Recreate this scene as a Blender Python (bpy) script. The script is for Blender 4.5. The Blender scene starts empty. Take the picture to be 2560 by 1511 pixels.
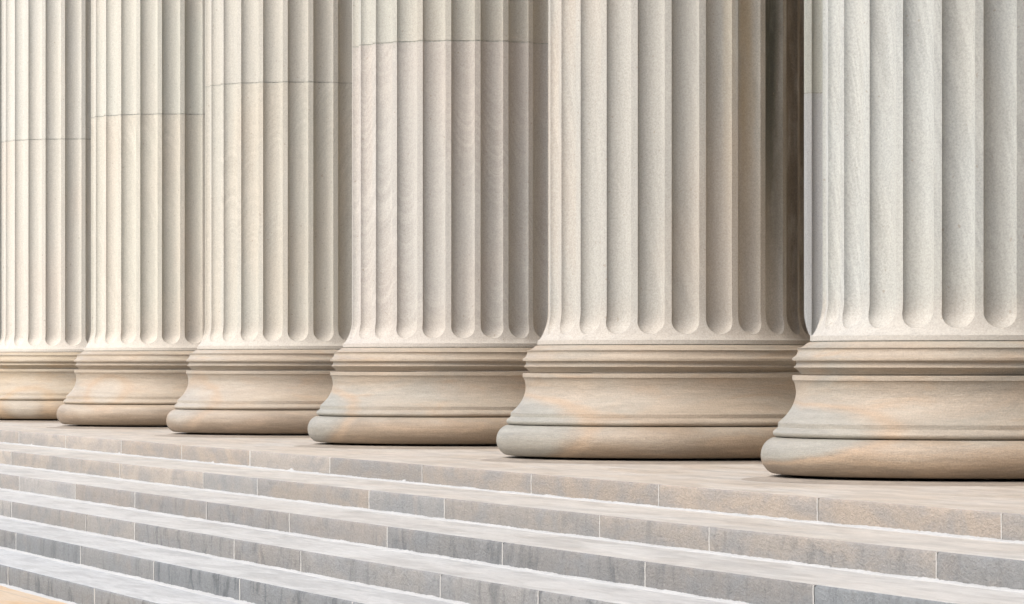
import bpy, bmesh, math, random
from math import sin, cos, pi, radians, sqrt
random.seed(11)
scene = bpy.context.scene
COL = scene.collection

# ------------------------------------------------------------------ camera
FPX = 11000.0                              # focal length in photo pixels
YAW = math.atan2(1280 + 2033.8, FPX)                       # angle between the view axis and the colonnade
PLAT = 0.876                                # height of the portico floor above the pavement
EYE = PLAT + 0.76
cam_d = bpy.data.cameras.new('camera')
cam = bpy.data.objects.new('camera', cam_d)
COL.objects.link(cam)
cam.location = (0, 0, EYE)
cam.rotation_euler = (pi / 2, 0, pi / 2 - YAW)
cam_d.sensor_width = 36.0
cam_d.lens = FPX / 2560 * 36.0
cam_d.shift_y = (907.3 - 755.5) / 2560
cam_d.clip_start = 0.1
cam_d.clip_end = 3000
cam_d.dof.use_dof = True
cam_d.dof.focus_distance = 34.0
cam_d.dof.aperture_fstop = 18.0
scene.camera = cam

# ------------------------------------------------------------------ light
SUN_EL, SUN_AZ = radians(48), radians(16)  # azimuth measured from the street (-Y) side towards the left (-X)
to_sun = (sin(SUN_AZ) * cos(SUN_EL), -cos(SUN_AZ) * cos(SUN_EL), sin(SUN_EL))
world = bpy.data.worlds.new('World')
scene.world = world
world.use_nodes = True
wn = world.node_tree.nodes
wl = world.node_tree.links
for n in list(wn):
    wn.remove(n)
wo = wn.new('ShaderNodeOutputWorld')
wb = wn.new('ShaderNodeBackground')
ws = wn.new('ShaderNodeTexSky')
ws.sky_type = 'NISHITA'
ws.sun_disc = False
ws.sun_elevation = SUN_EL
ws.sun_rotation = math.atan2(to_sun[0], to_sun[1])
ws.air_density = 1.0
ws.dust_density = 3.0
ws.ozone_density = 0.6
wb.inputs['Strength'].default_value = 0.115
wl.new(ws.outputs['Color'], wb.inputs['Color'])
wl.new(wb.outputs['Background'], wo.inputs['Surface'])
sun_d = bpy.data.lights.new('sun', 'SUN')
sun_d.energy = 1.2
sun_d.angle = radians(50)
sun_d.color = (1.0, 0.985, 0.93)
sun = bpy.data.objects.new('sun', sun_d)
COL.objects.link(sun)
from mathutils import Vector
sun.rotation_euler = Vector(to_sun).to_track_quat('Z', 'Y').to_euler()
sun.location = (-20, -20, 30)

vs = scene.view_settings
scene.display_settings.display_device = 'sRGB'
vs.view_transform = 'Standard'
vs.look = 'None'
vs.gamma = 1.0
vs.exposure = 1.37
scene.cycles.max_bounces = 8
scene.cycles.diffuse_bounces = 5


# ------------------------------------------------------------------ helpers
def obj(name, me, mats, parent=None, loc=None, rz=0.0):
    o = bpy.data.objects.new(name, me)
    COL.objects.link(o)
    if not me.materials:
        for m in (mats if isinstance(mats, (list, tuple)) else [mats]):
            me.materials.append(m)
    if parent:
        o.parent = parent
    if loc:
        o.location = loc
    o.rotation_euler[2] = rz
    return o


def empty(name, loc):
    o = bpy.data.objects.new(name, None)
    o.empty_display_size = 0.3
    COL.objects.link(o)
    o.location = loc
    return o


def tag(o, label=None, cat=None, group=None, kind=None):
    if label: o['label'] = label
    if cat: o['category'] = cat
    if group: o['group'] = group
    if kind: o['kind'] = kind
    return o


class NT:
    """small node-tree writer"""
    def __init__(self, name):
        self.m = bpy.data.materials.new(name)
        self.m.use_nodes = True
        self.t = self.m.node_tree
        self.b = self.t.nodes['Principled BSDF']
        self.b.inputs['Specular IOR Level'].default_value = 0.25

    def node(self, kind, **kw):
        n = self.t.nodes.new(kind)
        for k, v in kw.items():
            setattr(n, k, v)
        return n

    def put(self, sock, v):
        if isinstance(v, bpy.types.NodeSocket):
            self.t.links.new(v, sock)
        elif isinstance(v, (tuple, list)) and len(v) == 3 and sock.type == 'RGBA':
            sock.default_value = (*v, 1)
        else:
            sock.default_value = v

    def co(self):
        return self.node('ShaderNodeTexCoord').outputs['Object']

    def sep(self, v):
        n = self.node('ShaderNodeSeparateXYZ'); self.put(n.inputs[0], v)
        return n.outputs

    def comb(self, x, y, z):
        n = self.node('ShaderNodeCombineXYZ')
        for i, v in enumerate((x, y, z)):
            self.put(n.inputs[i], v)
        return n.outputs[0]

    def ma(self, op, a, b=0.0, c=0.0, clamp=False):
        n = self.node('ShaderNodeMath', operation=op)
        n.use_clamp = clamp
        for i, v in enumerate((a, b, c)):
            self.put(n.inputs[i], v)
        return n.outputs[0]

    def vm(self, op, a, b):
        n = self.node('ShaderNodeVectorMath', operation=op)
        self.put(n.inputs[0], a); self.put(n.inputs[1], b)
        return n.outputs['Value'] if op in ('DOT_PRODUCT', 'LENGTH', 'DISTANCE') else n.outputs[0]

    def noise(self, v, scale=1.0, detail=2.0, rough=0.5, dist=0.0):
        n = self.node('ShaderNodeTexNoise')
        self.put(n.inputs['Vector'], v)
        n.inputs['Scale'].default_value = scale
        n.inputs['Detail'].default_value = detail
        n.inputs['Roughness'].default_value = rough
        n.inputs['Distortion'].default_value = dist
        return n.outputs['Fac']

    def rng(self, v, a, b, lo=0.0, hi=1.0, smooth=False):
        n = self.node('ShaderNodeMapRange')
        if smooth: n.interpolation_type = 'SMOOTHSTEP'
        self.put(n.inputs[0], v)
        for i, q in enumerate((a, b, lo, hi)):
            self.put(n.inputs[i + 1], q)
        return n.outputs[0]

    def mix(self, f, a, b, mode='MIX'):
        n = self.node('ShaderNodeMix', data_type='RGBA', blend_type=mode)
        self.put(n.inputs[0], f); self.put(n.inputs[6], a); self.put(n.inputs[7], b)
        return n.outputs[2]

    def gain(self, c, f):
        return self.mix(1.0, c, self.comb(f, f, f), 'MULTIPLY')

    def bump(self, h, dist, strength=1.0, prev=None):
        n = self.node('ShaderNodeBump')
        n.inputs['Strength'].default_value = strength
        n.inputs['Distance'].default_value = dist
        self.put(n.inputs['Height'], h)
        if prev: self.put(n.inputs['Normal'], prev)
        return n.outputs[0]

    def done(self, color, rough=0.7, normal=None):
        self.put(self.b.inputs['Base Color'], color)
        self.put(self.b.inputs['Roughness'], rough)
        if normal: self.put(self.b.inputs['Normal'], normal)
        return self.m


def shaft_mat(name, seed, a, b, bed=None, bed_amp=0.10, bed_freq=26.0, low=None, stain_shade=None, gain=1.0):
    """Limestone of one drum: two body colours, bedding planes cut by the flutes, grain."""
    gain *= 0.78
    a, b = [(q[0] * gain, q[1] * 1.05 * gain, q[2] * 1.10 * gain) for q in (a, b)]
    if low: low = tuple(q * gain for q in low)
    k = NT(name)
    P0 = k.co()
    P = k.vm('ADD', P0, (seed * 3.7, seed * 1.9, seed * 5.3))
    zz = k.sep(P0)[2]
    n1 = k.noise(k.vm('MULTIPLY', P, (1.1, 1.1, 0.40)), 1.0, 3.0, 0.55, 0.4)
    c = k.mix(k.rng(n1, 0.36, 0.64, smooth=True), a, b)
    if bed:
        d = k.vm('DOT_PRODUCT', P0, bed)
        wob = k.noise(P, 1.5, 2.0)
        d = k.ma('ADD', d, k.ma('MULTIPLY', wob, 0.05))
        s = k.sep(P)
        v = k.comb(k.ma('MULTIPLY', d, bed_freq), k.ma('MULTIPLY', s[2], 0.9), k.ma('MULTIPLY', s[0], 0.9))
        l = k.noise(v, 1.0, 4.0, 0.65)
        patch = k.rng(k.noise(P, 1.3, 2.0), 0.40, 0.62)
        amp = k.ma('MULTIPLY', patch, bed_amp)
        l = k.rng(l, 0.40, 0.64, -1.0, 1.0, True)
        c = k.gain(c, k.ma('MULTIPLY_ADD', l, amp, 1.0))
    # darker long grain running down the stone
    gr = k.noise(k.vm('MULTIPLY', P, (20.0, 20.0, 1.4)), 1.0, 3.0, 0.6)
    c = k.gain(c, k.rng(gr, 0.30, 0.70, 0.955, 1.045))
    if low:
        w = k.ma('ADD', zz, k.ma('MULTIPLY', k.noise(P, 4.0, 3.0), 0.25))
        f = k.rng(w, 1.08, 1.42, 0.65, 0.0, True)
        c = k.mix(f, c, low)
    if stain_shade:
        s = k.sep(P0)
        ang = k.ma('ARCTAN2', s[1], s[0])
        wob = k.ma('MULTIPLY', k.ma('SUBTRACT', k.noise(k.vm('MULTIPLY', P, (3, 3, 1.0)), 1.0, 3.0), 0.5), 0.10)
        ang = k.ma('ADD', ang, wob)
        for a0, wdt, z0, z1, amt, sc in stain_shade:
            q = k.ma('ABSOLUTE', k.ma('SUBTRACT', ang, a0))
            f = k.rng(q, wdt * 0.25, wdt, 1.0, 0.0, True)
            f = k.ma('MULTIPLY', f, k.rng(zz, z0, z1, 0.0, amt, True))
            brk = k.noise(k.vm('MULTIPLY', P, (6, 6, 1.3)), 1.0, 4.0, 0.65)
            f = k.ma('MULTIPLY', f, k.rng(brk, 0.34, 0.56, 0.55, 1.0))
            c = k.mix(f, c, sc)
    sp = k.noise(P, 75.0, 2.0, 0.6)
    sp2 = k.noise(P, 190.0, 1.0, 0.5)
    c = k.gain(c, k.rng(sp, 0.30, 0.70, 0.87, 1.11))
    c = k.gain(c, k.rng(sp2, 0.30, 0.70, 0.93, 1.07))
    pit = k.rng(k.noise(P, 34.0, 0.0), 0.185, 0.15, 0.0, 0.45)
    c = k.mix(pit, c, (0.22, 0.18, 0.14))
    h = k.ma('ADD', k.ma('MULTIPLY', sp, 0.6), k.noise(P, 22.0, 3.0, 0.6))
    nrm = k.bump(h, 0.0022, 1.0)
    rough = k.rng(n1, 0.3, 0.7, 0.62, 0.8)
    return k.done(c, rough, nrm)


def base_mat(name, seed, tan, grey, rust, center, rad, zs=1.0):
    """Moulded base: level strata, one rounded field of grey stone ringed by a rusty vein."""
    k = NT(name)
    P0 = k.co()
    P = k.vm('ADD', P0, (seed * 2.3, seed * 4.1, seed * 1.7))
    zz = k.sep(P0)[2]
    lowf = k.noise(k.vm('MULTIPLY', P, (0.9, 0.9, 2.6)), 1.0, 3.0, 0.55, 0.8)
    st = k.noise(k.vm('MULTIPLY', P, (1.6, 1.6, 24.0)), 1.0, 4.0, 0.62, 0.5)
    c = k.mix(k.rng(lowf, 0.42, 0.72, 0.0, 0.6, True), tan, grey)
    foot_shade = k.ma('ADD', zz, k.ma('MULTIPLY', k.ma('SUBTRACT', k.noise(k.vm('MULTIPLY', P, (1.2, 1.2, 3.0)), 1.0, 3.0), 0.5), 0.5))
    c = k.mix(k.rng(foot_shade, 0.10, 0.36, 0.85, 0.0, True), c, [q * 0.62 for q in rust])  # deeper brown near the foot paints in the shading of the lower torus
    c = k.mix(k.rng(k.noise(k.vm('MULTIPLY', P, (1.1, 1.1, 7.0)), 1.0, 3.0, 0.6, 1.0), 0.53, 0.70, 0.0, 0.55), c, rust)
    # grey field and its vein
    w = k.noise(k.vm('MULTIPLY', P, (1.0, 1.0, 2.8)), 1.0, 4.0, 0.52, 0.3)
    dv = k.vm('SUBTRACT', P0, center)
    dv = k.vm('MULTIPLY', dv, (1.0, 1.0, zs))
    d = k.ma('ADD', k.vm('LENGTH', dv, (0, 0, 0)), k.ma('MULTIPLY', k.ma('SUBTRACT', w, 0.5), 0.6))
    inside = k.rng(d, rad - 0.22, rad + 0.03, 0.72, 0.0, True)
    c = k.mix(inside, c, grey)
    vein = k.rng(k.ma('ABSOLUTE', k.ma('SUBTRACT', d, rad + 0.05)), 0.0, 0.12, 0.55, 0.0, True)
    c = k.mix(vein, c, rust)
    c = k.gain(c, k.rng(st, 0.28, 0.72, 0.86, 1.12))
    fine = k.noise(k.vm('MULTIPLY', P, (14.0, 14.0, 130.0)), 1.0, 3.0, 0.65)
    c = k.gain(c, k.rng(fine, 0.30, 0.70, 0.93, 1.08))
    sp = k.noise(P, 95.0, 2.0, 0.6)
    c = k.gain(c, k.rng(sp, 0.30, 0.70, 0.89, 1.09))
    h = k.ma('ADD', k.ma('MULTIPLY', fine, 0.5), k.ma('ADD', k.ma('MULTIPLY', sp, 0.5), k.noise(k.vm('MULTIPLY', P, (9, 9, 22)), 1.0, 3.0, 0.6)))
    nrm = k.bump(h, 0.0045, 1.0)
    return k.done(c, k.rng(lowf, 0.3, 0.7, 0.40, 0.58), nrm)


def riser_mat():
    """Tooled step fronts; each block keeps its own stone colour in a colour attribute."""
    k = NT('step_riser_stone')
    P = k.co()
    at = k.node('ShaderNodeAttribute', attribute_type='GEOMETRY', attribute_name='block_tint')
    c = at.outputs['Color']
    grime_amt = at.outputs['Alpha']
    s = k.sep(P)
    n = k.noise(k.vm('MULTIPLY', P, (1.7, 1.7, 4.5)), 1.0, 4.0, 0.6, 0.6)
    c = k.mix(k.rng(n, 0.38, 0.68, 0.0, 0.50, True), c, (0.172, 0.182, 0.19))
    n2 = k.noise(k.vm('ADD', P, (7.3, 1.1, 4.0)), 2.1, 3.0, 0.6)
    c = k.mix(k.rng(n2, 0.58, 0.74, 0.0, 0.20, True), c, (0.31, 0.245, 0.19))
    gm = k.noise(k.vm('MULTIPLY', P, (5.5, 5.5, 3.4)), 1.0, 6.0, 0.74, 0.5)
    c = k.mix(k.ma('MULTIPLY', k.rng(gm, 0.48, 0.66, 0.0, 0.8, True), grime_amt), c, (0.075, 0.080, 0.084))
    # tooling lines slanting across the face
    u = k.ma('ADD', s[0], k.ma('MULTIPLY', s[2], 0.9))
    tool = k.noise(k.comb(k.ma('MULTIPLY', u, 28.0), k.ma('MULTIPLY', s[2], 55.0), 0.0), 1.0, 4.0, 0.7, 0.6)
    fine = k.noise(P, 85.0, 2.0, 0.6)
    c = k.gain(c, k.rng(tool, 0.28, 0.72, 0.82, 1.16))
    c = k.gain(c, k.rng(fine, 0.28, 0.72, 0.90, 1.09))
    nrm = k.bump(k.ma('ADD', tool, k.ma('MULTIPLY', fine, 0.6)), 0.009, 1.0)
    return k.done(c, 0.8, nrm)


def tread_mat():
    k = NT('step_tread_stone')
    P = k.co()
    at = k.node('ShaderNodeAttribute', attribute_type='GEOMETRY', attribute_name='block_tint')
    n = k.noise(k.vm('MULTIPLY', P, (0.8, 2.4, 1.0)), 1.0, 4.0, 0.6, 0.5)
    c = k.mix(k.rng(n, 0.35, 0.68, 0.0, 0.5), at.outputs['Color'], (0.47, 0.475, 0.465))
    st = k.noise(k.vm('MULTIPLY', P, (3.0, 42.0, 10.0)), 1.0, 5.0, 0.66, 0.9)
    c = k.gain(c, k.rng(st, 0.28, 0.72, 0.76, 1.12))
    wear = k.noise(k.vm('MULTIPLY', P, (1.1, 5.0, 1.0)), 1.0, 5.0, 0.62, 0.6)
    c = k.gain(c, k.rng(wear, 0.36, 0.60, 0.80, 1.0, True))
    fine = k.noise(P, 80.0, 2.0, 0.6)
    c = k.gain(c, k.rng(fine, 0.3, 0.7, 0.94, 1.05))
    spot = k.rng(k.noise(P, 26.0, 0.0), 0.20, 0.16, 0.0, 0.6)
    c = k.mix(spot, c, (0.2, 0.2, 0.2))
    nrm = k.bump(k.ma('ADD', st, k.ma('MULTIPLY', fine, 0.3)), 0.003, 1.0)
    return k.done(c, k.rng(n, 0.3, 0.7, 0.36, 0.56), nrm)


def plain_mat(name, col, rough=0.85, amp=0.12, scale=14.0, bump=0.003):
    k = NT(name)
    P = k.co()
    n = k.noise(P, scale, 4.0, 0.6)
    c = k.gain(col, k.rng(n, 0.3, 0.7, 1 - amp, 1 + amp))
    if isinstance(col, tuple):
        pass
    nrm = k.bump(k.noise(P, scale * 4, 3.0), bump, 1.0)
    return k.done(c, rough, nrm)


def pave_mat():
    k = NT('sandstone_pavement')
    P = k.co()
    n = k.noise(k.vm('MULTIPLY', P, (0.9, 2.2, 1.0)), 1.0, 4.0, 0.6, 0.7)
    c = k.mix(k.rng(n, 0.36, 0.66, smooth=True), (0.47, 0.38, 0.28), (0.46, 0.32, 0.19))
    st = k.noise(k.vm('MULTIPLY', P, (5.0, 26.0, 5.0)), 1.0, 4.0, 0.65, 0.5)
    c = k.gain(c, k.rng(st, 0.3, 0.7, 0.90, 1.08))
    # flagstone joints
    s = k.sep(P)
    bt = k.node('ShaderNodeTexBrick')
    k.put(bt.inputs['Vector'], P)
    bt.inputs['Scale'].default_value = 1.0
    bt.inputs['Brick Width'].default_value = 1.4
    bt.inputs['Row Height'].default_value = 0.8
    bt.inputs['Mortar Size'].default_value = 0.008
    c = k.mix(k.ma('MULTIPLY', bt.outputs['Fac'], 0.6), c, (0.30, 0.27, 0.23))
    nrm = k.bump(st, 0.003, 1.0)
    return k.done(c, 0.7, nrm)


# ------------------------------------------------------------------ column geometry
NFL = 24
PITCH = 2 * pi / NFL
FIL = radians(2.95)
FLW = PITCH - FIL
DEPTH = 0.068
Z_END, END_H = 0.977, 0.105                 # lowest point of a flute and height of its rounded end
JOINT = 3.630


def ZS(z):
    return 0.0375 + (z - 0.0375) * 0.985



FLARE = [(1.180, 1.000), (1.140, 1.0015), (1.110, 1.006), (1.080, 1.012), (1.050, 1.0195), (1.020, 1.0295),
         (1.000, 1.038), (0.980, 1.0485), (0.966, 1.057), (0.955, 1.066), (0.948, 1.077)]
FLARE = [(ZS(z), q) for z, q in FLARE]


def shaft_r(z):
    if z >= FLARE[0][0]: return 1.0
    for (z1, r1), (z2, r2) in zip(FLARE, FLARE[1:]):
        if z >= z2:
            t = (z1 - z) / (z1 - z2)
            return r1 + (r2 - r1) * t
    return FLARE[-1][1]


def drum_mesh(name, zs, r_extra=(), inset=0.0):
    """Fluted drum over the heights zs (top to bottom); r_extra closes it with (z, r) rings."""
    NF, NS = 3, 16
    bm = bmesh.new()
    rows = []
    sharp_cols = []
    for z in zs:
        row = []
        if z >= Z_END + END_H: w = 1.0
        elif z <= Z_END: w = 0.0
        else:
            t = (Z_END + END_H - z) / END_H
            w = sqrt(max(0.0, 1 - t * t))
        hw = FLW / 2 * max(w, 0.0)
        R = shaft_r(z) - inset
        for k in range(NFL):
            a0 = k * PITCH
            c = a0 + FLW / 2                 # flute centre; the fillet ends at a0
            prev_r = a0 - FIL - (FLW / 2 - hw)
            for i in range(NF):              # fillet, widened where the flute end narrows
                a = prev_r + (c - hw - prev_r) * i / NF
                row.append(bm.verts.new((R * cos(a), R * sin(a), z)))
            for i in range(NS):
                s = -cos(pi * i / NS)
                a = c + hw * s
                dpt = DEPTH * (max(0.0, 1 - s * s) ** 0.5) * (w ** 0.9)
                row.append(bm.verts.new(((R - dpt) * cos(a), (R - dpt) * sin(a), z)))
        rows.append(row)
    n = len(rows[0])
    for z, r in r_extra:
        row = []
        for v in rows[0]:
            a = math.atan2(v.co.y, v.co.x)
            row.append(bm.verts.new((r * cos(a), r * sin(a), z)))
        rows.append(row)
    for r1, r2 in zip(rows, rows[1:]):
        for i in range(n):
            j = (i + 1) % n
            f = bm.faces.new((r1[j], r1[i], r2[i], r2[j]))
            f.smooth = True
    bm.edges.ensure_lookup_table()
    # keep the arrises crisp
    per = NF + NS
    colset = {}
    for ri, row in enumerate(rows[:len(zs)]):
        for i, v in enumerate(row):
            if i % per in (0, NF):
                colset[v] = i
    for e in bm.edges:
        a, b = e.verts
        if a in colset and b in colset and colset[a] == colset[b] and min(a.co.z, b.co.z) > Z_END - 0.02:
            e.smooth = False
    k0 = len(zs)
    if r_extra:
        for ri in range(k0 - 1, len(rows) - 1):
            for i in range(n):
                e = bm.edges.get((rows[ri][i], rows[ri][(i + 1) % n]))
                if e: e.smooth = False
    me = bpy.data.meshes.new(name)
    bm.normal_update()
    bm.to_mesh(me)
    bm.free()
    return me


def lathe_mesh(name, prof, n=180, sharp_deg=24):
    bm = bmesh.new()
    rows = [[bm.verts.new((r * cos(2 * pi * i / n), r * sin(2 * pi * i / n), z)) for i in range(n)] for r, z in prof]
    for r1, r2 in zip(rows, rows[1:]):
        for i in range(n):
            j = (i + 1) % n
            f = bm.faces.new((r1[j], r1[i], r2[i], r2[j]))
            f.smooth = True
    bm.normal_update()
    for a in range(1, len(prof) - 1):
        d1 = math.atan2(prof[a][1] - prof[a - 1][1], prof[a][0] - prof[a - 1][0])
        d2 = math.atan2(prof[a + 1][1] - prof[a][1], prof[a + 1][0] - prof[a][0])
        q = abs((d2 - d1 + pi) % (2 * pi) - pi)
        if q > radians(sharp_deg):
            for i in range(n):
                e = bm.edges.get((rows[a][i], rows[a][(i + 1) % n]))
                if e: e.smooth = False
    me = bpy.data.meshes.new(name)
    bm.to_mesh(me)
    bm.free()
    return me


def spline(pts, sub=4):
    """Catmull-Rom through a run of profile points."""
    out = []
    m = len(pts)
    for i in range(m - 1):
        p0, p1, p2, p3 = pts[max(i - 1, 0)], pts[i], pts[i + 1], pts[min(i + 2, m - 1)]
        for s in range(sub):
            t = s / sub
            out.append(tuple(0.5 * (2 * b + (c - a) * t + (2 * a - 5 * b + 4 * c - d) * t * t + (3 * b - a - 3 * c + d) * t ** 3)
                             for a, b, c, d in zip(p0, p1, p2, p3)))
    out.append(pts[-1])
    return out


end_rows = [Z_END + END_H * (1 - sin(pi / 2 * i / 12)) for i in range(13)]
lower_zs = sorted(set([JOINT - 0.005, 2.6, 1.6] + end_rows + [z for z, r in FLARE]), reverse=True)
ME_LOWER = drum_mesh('shaft_lower_drum', lower_zs, [(ZS(z), q) for z, q in ((0.9465, 1.080), (0.9145, 1.0815), (0.911, 1.070), (0.911, 0.95))])
ME_UPPER = drum_mesh('shaft_upper_drum', [17.0, 13.0, 9.0, 7.25, 5.5, JOINT + 0.005])
ME_JOINT = drum_mesh('drum_joint', [JOINT + 0.006, JOINT - 0.006], inset=0.0035)
ME_BASEJOINT = lathe_mesh('base_joint', [(1.0735, ZS(0.9125)), (1.0735, ZS(0.904))])

TORUS_UP = (spline([(0.95, 0.9075), (1.083, 0.9075), (1.090, 0.905)], 1)
            + spline([(1.098, 0.9015), (1.110, 0.893), (1.121, 0.8840), (1.133, 0.876), (1.148, 0.8705), (1.1685, 0.8685)], 3) + [(1.1690, 0.8660)]
            + spline([(1.1620, 0.8635), (1.1610, 0.850), (1.1660, 0.832), (1.176, 0.817), (1.189, 0.807), (1.1955, 0.804)], 3)
            + spline([(1.1965, 0.801), (1.1965, 0.788), (1.1955, 0.7845)], 2)
            + spline([(1.1740, 0.7830), (1.1700, 0.774), (1.1710, 0.762), (1.1770, 0.750), (1.186, 0.7445)], 3)
            + spline([(1.1865, 0.740), (1.174, 0.731), (1.160, 0.719), (1.148, 0.706), (1.142, 0.697)], 3)
            + [(1.140, 0.6945), (1.130, 0.6945)])
SCOTIA = ([(1.11, 0.6885), (1.1935, 0.6885), (1.1965, 0.686), (1.1965, 0.656), (1.194, 0.6535)]
          + spline([(1.1895, 0.650), (1.182, 0.634), (1.176, 0.607), (1.1735, 0.578), (1.178, 0.540), (1.195, 0.490), (1.222, 0.445), (1.252, 0.410), (1.286, 0.3785)], 4)
          + spline([(1.2895, 0.3755), (1.2900, 0.360), (1.2905, 0.346)], 1)
          + spline([(1.294, 0.341), (1.305, 0.333), (1.3165, 0.3235), (1.3235, 0.311), (1.321, 0.298), (1.313, 0.289), (1.305, 0.2850)], 3)
          + [(1.290, 0.2850)])
TORUS_LO = ([(1.27, 0.2800), (1.3070, 0.2800)]
            + spline([(1.3110, 0.2795), (1.336, 0.272), (1.3660, 0.2510), (1.389, 0.219), (1.401, 0.180), (1.4015, 0.142), (1.391, 0.105), (1.369, 0.071), (1.341, 0.0475), (1.316, 0.0405), (1.285, 0.0390)], 4)
            + [(1.22, 0.0390)])
PLINTH = ([(1.20, 0.021), (1.345, 0.021)] + spline([(1.352, 0.0200), (1.372, 0.0155), (1.400, 0.010), (1.440, 0.0045), (1.480, 0.0018), (1.53, 0.0002)], 3) + [(1.55, -0.01)])
TORUS_UP, SCOTIA, TORUS_LO = [[(q, ZS(z)) for q, z in pr] for pr in (TORUS_UP, SCOTIA, TORUS_LO)]
ME_TUP = lathe_mesh('upper_torus', TORUS_UP)
ME_SCO = lathe_mesh('scotia', SCOTIA)
ME_TLO = lathe_mesh('lower_torus', TORUS_LO)
ME_PLI = lathe_mesh('plinth', PLINTH)
ME_CAP = lathe_mesh('capital', [(0.9, 17.0), (1.02, 17.0), (1.06, 17.06), (1.06, 17.12), (1.02, 17.16), (1.1, 17.3), (1.28, 17.42), (1.34, 17.56), (1.34, 17.7), (0.9, 17.7)], 64)

joint_m = plain_mat('dark_lime_joint', (0.29, 0.295, 0.265), 0.9, 0.3, 30.0, 0.001)
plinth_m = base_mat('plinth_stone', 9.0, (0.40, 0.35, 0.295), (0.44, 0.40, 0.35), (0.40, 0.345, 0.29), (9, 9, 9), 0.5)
cap_m = plain_mat('capital_stone', (0.47, 0.43, 0.36))


def rot(v, a):
    return (v[0] * cos(a) - v[1] * sin(a), v[0] * sin(a) + v[1] * cos(a), v[2])


X0, SP, DY = -26.517, 6.038, 11.144


def column(idx, x, y, phase, label, seed, ca, cb, ua, ub, low, base, bed=None, bed_amp=0.1, bed_freq=26, stain_shade=None, group='fluted columns of the front row', gain=1.0):
    t = empty('fluted_column', (x, y, PLAT))
    tag(t, label, 'column', group, 'thing')
    ph = radians(phase)
    # bedding normal is given for the building; the drums are turned by their phase
    lm = shaft_mat('limestone_drum', seed, ca, cb, rot(bed, -ph) if bed else None, bed_amp, bed_freq, low,
                   [((radians(a) - ph + pi) % (2 * pi) - pi, *r) for a, *r in stain_shade] if stain_shade else None, gain)
    um = shaft_mat('limestone_upper_drum', seed + 0.47, ua, ub, None, stain_shade=[((radians(a) - ph + pi) % (2 * pi) - pi, *r) for a, *r in stain_shade] if stain_shade else None, gain=gain)
    def part(me, m, rz=0.0):
        o = bpy.data.objects.new(me.name, me)
        COL.objects.link(o)
        o.parent = t
        o.rotation_euler[2] = rz
        if not me.materials: me.materials.append(m)
        o.material_slots[0].link = 'OBJECT'
        o.material_slots[0].material = m
        return o
    low_o = part(ME_LOWER, lm, ph)
    part(ME_UPPER, um, ph)
    part(ME_JOINT, joint_m, ph)
    part(ME_BASEJOINT, joint_m)
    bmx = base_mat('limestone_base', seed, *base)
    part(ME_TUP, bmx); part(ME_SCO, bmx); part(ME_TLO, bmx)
    part(ME_PLI, plinth_m)
    part(ME_CAP, cap_m)
    return t


def dirv(deg, r, z):
    return (r * cos(radians(deg)), r * sin(radians(deg)), z)


TAN, GREY, RUST = (0.300, 0.252, 0.198), (0.238, 0.236, 0.210), (0.315, 0.232, 0.158)
PEACH = (0.50, 0.455, 0.40)
# index 0 is the column cut by the right edge of the picture
column(0, X0, DY, 9.6, 'grey fluted column cut off by the right edge of the photo, nearest the viewer', 1.0,
       (0.482, 0.464, 0.412), (0.466, 0.462, 0.426), (0.475, 0.459, 0.408), (0.465, 0.459, 0.424), PEACH,
       (TAN, GREY, RUST, dirv(266, 1.35, 0.31), 1.05, 5.5), (0.93, 0.30, 0.20), 0.08, 30, gain=0.93)
column(1, X0 - SP, DY, 9.3, 'fluted column with dark brown stained and shade-tinted flutes on its right side, beside the narrow gap', 2.0,
       (0.52, 0.455, 0.38), (0.485, 0.455, 0.40), (0.50, 0.45, 0.38), (0.48, 0.455, 0.40), PEACH,
       (TAN, GREY, RUST, dirv(260, 1.35, 0.22), 1.12, 3.8), (0.84, 0.50, 0.21), 0.05, 22,
       gain=0.91, stain_shade=[(401.0, 0.55, 0.5, 2.2, 0.66, (0.165, 0.140, 0.098)), (391.0, 0.11, 1.2, 3.0, 0.95, (0.06, 0.062, 0.05)), (376, 0.09, 1.3, 3.0, 0.55, (0.36, 0.28, 0.165)), (366, 0.07, 1.3, 2.8, 0.30, (0.38, 0.31, 0.20)), (418, 0.48, 0.3, 1.4, 0.92, (0.095, 0.076, 0.054))])  # broad bands paint shade on the side turned inward; narrow ones are stain streaks
column(2, X0 - 2 * SP, DY, 8.7, 'pinkish fluted column with U shaped grain bands and the highest drum joint', 3.0,
       (0.518, 0.460, 0.400), (0.50, 0.462, 0.41), (0.51, 0.46, 0.385), (0.49, 0.465, 0.40), PEACH,
       (TAN, GREY, RUST, dirv(262, 1.36, 0.22), 0.72, 2.6), (cos(radians(332)) * 0.93, sin(radians(332)) * 0.93, -0.36), 0.065, 48, gain=0.94)
column(3, X0 - 3 * SP, DY, 8.2, 'cream fluted column with arched bands of grain, third from the left', 4.0,
       (0.535, 0.475, 0.39), (0.51, 0.475, 0.405), (0.53, 0.485, 0.41), (0.51, 0.475, 0.41), PEACH,
       (TAN, (0.31, 0.285, 0.245), (0.325, 0.245, 0.175), dirv(280, 1.38, 0.34), 0.42, 1.6), (cos(radians(312)) * 0.92, sin(radians(312)) * 0.92, 0.39), 0.058, 44, gain=1.0)
column(4, X0 - 4 * SP, DY, 8.0, 'pale cream fluted column, second from the left, with faint slanting grain', 5.0,
       (0.55, 0.485, 0.40), (0.53, 0.49, 0.41), (0.54, 0.495, 0.42), (0.52, 0.495, 0.425), PEACH,
       ((0.325, 0.272, 0.21), (0.32, 0.29, 0.245), (0.335, 0.25, 0.175), dirv(305, 1.38, 0.42), 0.30, 1.6), (0.95, 0.1, 0.28), 0.05, 24, gain=1.06)
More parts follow.
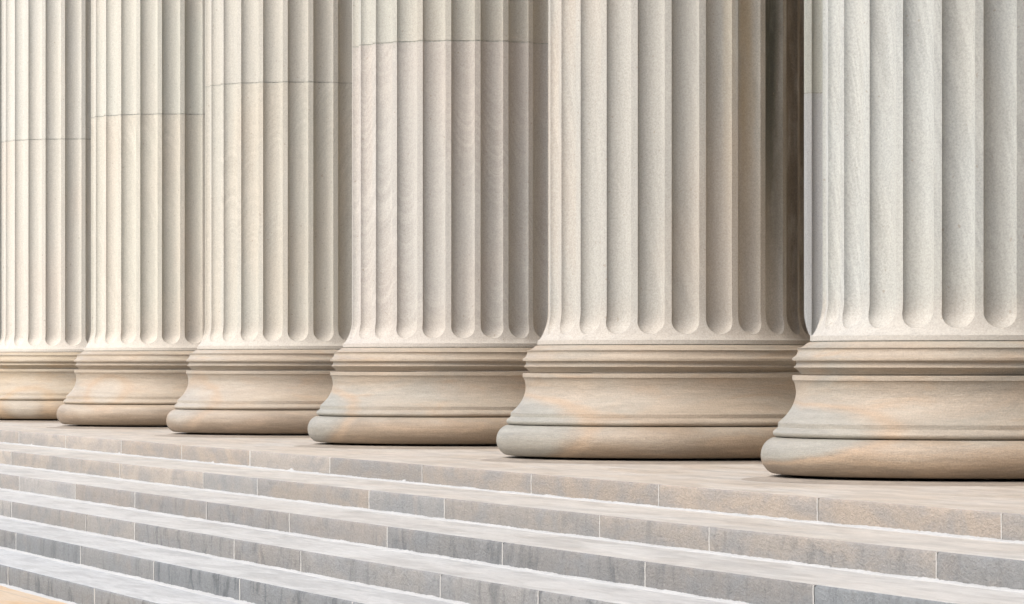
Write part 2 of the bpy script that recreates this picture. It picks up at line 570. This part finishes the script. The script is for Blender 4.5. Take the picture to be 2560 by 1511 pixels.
column(5, X0 - 5 * SP + 0.12, DY, 8.8, 'palest fluted column whose base is cut off by the left edge of the photo', 6.0,
       (0.55, 0.485, 0.41), (0.535, 0.495, 0.425), (0.54, 0.50, 0.43), (0.53, 0.50, 0.44), PEACH,
       ((0.335, 0.278, 0.205), (0.33, 0.295, 0.245), (0.35, 0.255, 0.165), dirv(318, 1.38, 0.20), 0.35, 1.6), gain=1.10)
column(6, X0 - 6 * SP, DY, 8.5, 'sliver of fluted column at the extreme left edge, behind the palest column', 7.0,
       (0.55, 0.49, 0.42), (0.535, 0.495, 0.43), (0.54, 0.50, 0.43), (0.53, 0.50, 0.44), PEACH,
       ((0.335, 0.278, 0.205), (0.33, 0.295, 0.245), (0.35, 0.255, 0.165), dirv(318, 1.38, 0.20), 0.35, 1.6), gain=1.10)
BACK_Y = DY + SP
column(7, X0 - 3 * SP, BACK_Y, 5.1, 'grey inner column seen only through the narrow gap between two front columns', 8.0,
       (0.46, 0.455, 0.44), (0.45, 0.445, 0.44), (0.48, 0.475, 0.42), (0.47, 0.465, 0.42), None,
       (TAN, GREY, RUST, (9, 9, 9), 0.3, 1.0), group='fluted columns of the inner row')

# ------------------------------------------------------------------ steps
rs, ts, mortar_m = riser_mat(), tread_mat(), plain_mat('white_mortar', (0.37, 0.37, 0.362), 0.8, 0.08, 40.0, 0.003)
joint_mat = plain_mat('pale_joint_mortar', (0.45, 0.44, 0.42), 0.8, 0.1, 40.0, 0.002)


def x_at(px, d):
    """where the sight line of a photo column meets the plane of a riser"""
    t = (px - 1280) / FPX
    return d * (t * sin(YAW) - cos(YAW)) / (sin(YAW) + t * cos(YAW))


EDGE_Y = [8.810, 8.050, 7.390, 6.810, 6.280, 5.750]
RISE = 0.146
JOINTS = [[47, 164, 303, 454, 623.5, 824.5, 1055, 1327.8, 1646.5, 2043, 2502.9],
          [28, 299.5, 507.8, 643, 922.2, 1110.6, 1498.8, 1772.5, 2340.5],
          [48, 188, 337, 515.7, 723, 967.7, 1255.6, 1612.3, 2033],
          [29, 215, 336, 585, 752, 1100.4, 1345, 1720, 2200],
          [40, 201, 384, 599, 880, 1330, 1800],
          [20, 236, 420, 700, 1200]]
XL, XR = -66.0, 6.0
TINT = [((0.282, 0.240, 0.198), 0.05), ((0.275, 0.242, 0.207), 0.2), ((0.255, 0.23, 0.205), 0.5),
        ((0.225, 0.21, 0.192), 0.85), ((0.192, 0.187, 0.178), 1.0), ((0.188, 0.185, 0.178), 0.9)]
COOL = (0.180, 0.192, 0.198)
TREADC = [(0.475, 0.415, 0.35), (0.485, 0.45, 0.405), (0.485, 0.47, 0.445), (0.475, 0.472, 0.46), (0.472, 0.478, 0.475), (0.472, 0.482, 0.485)]


def hsh(a, b=0.0):
    q = sin(a * 127.1 + b * 311.7) * 43758.5453
    return q - math.floor(q)


def vnoise(x, s):
    i = math.floor(x); f = x - i; f = f * f * (3 - 2 * f)
    return hsh(i, s) * (1 - f) + hsh(i + 1, s) * f


def chip(x, s):
    """wear of a front edge along its length, metres"""
    a = (vnoise(x * 3, s) - 0.5) * 0.004 + (vnoise(x * 14, s + 1) - 0.5) * 0.006 + (vnoise(x * 47, s + 2) - 0.5) * 0.006
    k = vnoise(x * 2.3, s + 5)
    if k > 0.8: a -= (k - 0.8) * 0.05 * vnoise(x * 30, s + 6)
    return a


def add_joints(bm, ct, k, js):
    """white mortar in the upright joints, a little behind the stone faces"""
    d = EDGE_Y[k]; top = PLAT - RISE * k; bot = top - RISE
    fs = []
    for x in js[1:-1]:
        w = 0.0042
        wide = k == 0 and abs(x - x_at(623.5, d)) < 0.02
        if wide: w = 0.016
        segs = 8
        prev = None
        for i in range(segs + 1):
            z = bot + (top - 0.003 - bot) * i / segs
            j = (hsh(x * 3, i) - 0.5) * 0.002
            yf = d - 0.0025 + 0.0015 * hsh(x, i + 40) if not wide else d + 0.002
            cur = [bm.verts.new((x - w + j, yf + 0.004, z)), bm.verts.new((x - w * 0.35 + j, yf, z)), bm.verts.new((x + w * 0.35 + j, yf, z)), bm.verts.new((x + w + j, yf + 0.004, z))]
            if prev:
                for q in range(3):
                    fs.append(bm.faces.new((prev[q], prev[q + 1], cur[q + 1], cur[q])))
            prev = cur
        # the joint turns over the edge and runs back across the tread
        back = [bm.verts.new((v.co.x, d + 0.03, top + 0.0012)) for v in prev]
        for q in range(3):
            fs.append(bm.faces.new((prev[q], prev[q + 1], back[q + 1], back[q])))
    for f in fs: f.material_index = 2


def step_mesh(k, back_y, name):
    d = EDGE_Y[k]
    top = PLAT - RISE * k
    bot = top - RISE - 0.01
    js = sorted(x_at(p, d) for p in JOINTS[k])
    x = js[0]
    while x > XL:
        x -= 1.5 + 1.5 * hsh(x, k)
        js.insert(0, max(x, XL))
    x = js[-1]
    while x < XR:
        x += 1.5 + 1.5 * hsh(x, k + 0.5)
        js.append(min(x, XR))
    bm = bmesh.new()
    ct = bm.loops.layers.float_color.new('block_tint')
    for bi, (xa, xb) in enumerate(zip(js, js[1:])):
        if xb - xa < 0.05: continue
        base, gr = TINT[k]
        h1, h2 = hsh(xa, 3 + k), hsh(xa, 9 + k)
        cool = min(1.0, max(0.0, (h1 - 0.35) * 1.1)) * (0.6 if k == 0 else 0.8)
        g = (0.83 + 0.32 * h2) * (1.0 + 0.35 * min(1.0, max(0.0, (-34.0 - xa) / 18.0)))   # lighter blocks towards the far end
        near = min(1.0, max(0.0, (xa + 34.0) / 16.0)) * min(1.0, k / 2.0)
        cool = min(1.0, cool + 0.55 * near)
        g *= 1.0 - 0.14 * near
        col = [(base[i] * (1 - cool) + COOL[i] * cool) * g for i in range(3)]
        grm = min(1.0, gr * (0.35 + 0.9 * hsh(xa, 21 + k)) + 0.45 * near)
        tc = [TREADC[k][i] * (0.96 + 0.07 * h2) for i in range(3)]
        wide = 0.028 if (k == 0 and abs(xa - x_at(623.5, d)) < 0.02) else 0.003
        wide2 = 0.028 if (k == 0 and abs(xb - x_at(623.5, d)) < 0.02) else 0.003
        a0, b0 = xa + wide / (2 if wide > 0.02 else 1), xb - wide2 / (2 if wide2 > 0.02 else 1)
        n = max(4, int((b0 - a0) / (0.03 if a0 < -8 else 0.2)))
        rows = []
        proud = (hsh(xa, 33) - 0.5) * 0.004
        for i in range(n + 1):
            x = a0 + (b0 - a0) * i / n
            c = chip(x, k * 10 + 1)
            e = min(i, n - i)
            rnd = 0.006 if e == 0 else 0.0
            y = d + proud
            ys = [(back_y, top), (d + 0.030, top), (d + 0.010 - c * 0.3 + rnd, top - 0.0005), (y + 0.0035 - c * 0.5 + rnd, top - 0.004 - abs(c) * 0.5), (y + rnd * 0.6, top - 0.013),
                  (y + (vnoise(x * 9, k + 50) - 0.5) * 0.004 + rnd * 0.6, top - RISE * 0.5), (y + (vnoise(x * 7, k + 60) - 0.5) * 0.004 + rnd * 0.6, bot)]
            rows.append([bm.verts.new((x, yy, zz)) for yy, zz in ys])
        for r1, r2 in zip(rows, rows[1:]):
            for j in range(len(r1) - 1):
                f = bm.faces.new((r1[j], r1[j + 1], r2[j + 1], r2[j]))
                f.smooth = True
                tread = j < 2
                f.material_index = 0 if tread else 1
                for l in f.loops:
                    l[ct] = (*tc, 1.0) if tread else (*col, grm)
        for r in (rows[0], rows[-1]):       # block ends
            q = [bm.verts.new(v.co) for v in r[1:]] + [bm.verts.new((r[1].co.x, d + 0.03, bot))]
            f = bm.faces.new(q)
            f.material_index = 1
            for l in f.loops: l[ct] = (*col, grm)
    add_joints(bm, ct, k, js)
    bm.normal_update()
    bmesh.ops.recalc_face_normals(bm, faces=bm.faces)
    me = bpy.data.meshes.new(name)
    bm.to_mesh(me); bm.free()
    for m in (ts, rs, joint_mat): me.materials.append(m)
    return me, js


def bead_mesh(k, name):
    """ragged fillet of white mortar where a riser meets the tread below"""
    d = EDGE_Y[k]; z0 = PLAT - RISE * (k + 1)
    bm = bmesh.new()
    x = XL; prev = None
    while x < XR - 0.05:
        hgt = 0.006 + 0.005 * vnoise(x * 5, k + 70) + 0.006 * vnoise(x * 31, k + 71) * vnoise(x * 4, k + 74) + 0.004 * vnoise(x * 70, k + 75)
        out = 0.016 + 0.020 * vnoise(x * 2.5, k + 72) + 0.012 * vnoise(x * 23, k + 73)
        if k == 0 and hsh(math.floor(x * 1.7), 5.5) > 0.86 and abs(x * 1.7 - math.floor(x * 1.7) - 0.5) < 0.05: hgt += 0.012
        cur = [bm.verts.new(c) for c in ((x, d + 0.006, z0 + hgt), (x, d - 0.006, z0 + hgt * 0.92), (x, d - 0.006 - out * 0.35, z0 + hgt * 0.42), (x, d - out * 0.8, z0 + 0.0042), (x, d - out, z0 - 0.003))]
        if prev:
            for q in range(4):
                f = bm.faces.new((prev[q], prev[q + 1], cur[q + 1], cur[q])); f.smooth = True
        prev = cur
        x += 0.016 if x < -10 else 0.15
    bmesh.ops.recalc_face_normals(bm, faces=bm.faces)
    me = bpy.data.meshes.new(name)
    bm.to_mesh(me); bm.free()
    return me


# the floor of the portico with its own edge course
me, js = step_mesh(0, 21.0, 'portico_floor')
floor = obj('portico_floor', me, [])
tag(floor, kind='structure')

stairs = empty('stone_staircase', (-30.0, 7.0, 0.0))
tag(stairs, 'broad flight of worn pale stone steps with white mortar lines, leading up to the columns', 'staircase')
ORDER = Vector((30.0, -7.0, 0.0))
for k in range(1, 6):
    me, js = step_mesh(k, EDGE_Y[k - 1] + 0.05, 'step')
    st = obj('step', me, [], stairs); st.location = ORDER
    b = obj('mortar_bead', bead_mesh(k - 1, 'mortar_bead'), mortar_m, st)
b = obj('mortar_bead', bead_mesh(5, 'mortar_bead'), mortar_m, stairs); b.location = ORDER

# ------------------------------------------------------------------ pavement, portico shell
bm = bmesh.new()
vsq = [bm.verts.new(c) for c in ((-900, -900, 0), (900, -900, 0), (900, 900, 0), (-900, 900, 0))]
bm.faces.new(vsq)
me = bpy.data.meshes.new('pavement'); bm.to_mesh(me); bm.free()
tag(obj('pavement', me, pave_mat()), kind='structure')


def box(bm, x0, x1, y0, y1, z0, z1):
    v = [bm.verts.new((x, y, z)) for x in (x0, x1) for y in (y0, y1) for z in (z0, z1)]
    for q in ((0, 1, 3, 2), (4, 6, 7, 5), (0, 4, 5, 1), (2, 3, 7, 6), (0, 2, 6, 4), (1, 5, 7, 3)):
        bm.faces.new([v[i] for i in q])


wall_m = plain_mat('portico_wall_stone', (0.56, 0.50, 0.42), 0.85, 0.12, 3.0)
bm = bmesh.new(); box(bm, -54, 6, 21.0, 22.0, PLAT - 0.9, PLAT + 17.7)
me = bpy.data.meshes.new('portico_wall'); bm.to_mesh(me); bm.free()
tag(obj('portico_wall', me, wall_m), 'plain stone back wall of the portico behind the two rows of columns', 'wall', kind='thing')
roof = empty('entablature', (-30, DY, PLAT + 17.7))
tag(roof, 'stone entablature and ceiling carried by the fluted columns', 'entablature', kind='thing')
bm = bmesh.new(); box(bm, -36, 36, -1.15, 1.15, 0.0, 2.6); box(bm, -36, 36, -1.8, 1.15, 2.6, 3.1)
me = bpy.data.meshes.new('architrave'); bm.to_mesh(me); bm.free()
obj('architrave', me, wall_m, roof)
bm = bmesh.new(); box(bm, -36, 36, 1.15, 10.8, 0.6, 1.2)
me = bpy.data.meshes.new('ceiling'); bm.to_mesh(me); bm.free()
obj('ceiling', me, plain_mat('ceiling_plaster', (0.50, 0.43, 0.34)), roof)

# unseen wall added on the viewer's right to cut skylight on the near columns
bm = bmesh.new(); box(bm, 8.0, 18.0, -30.0, 22.0, 0.0, 16.0)
me = bpy.data.meshes.new('sky_blocker_wall'); bm.to_mesh(me); bm.free()
tag(obj('sky_blocker_wall', me, plain_mat('sky_blocker_stone', (0.36, 0.33, 0.28), 0.85, 0.12, 3.0)), 'plain added wall out of view on the right, blocking skylight from the colonnade', 'wall', kind='thing')
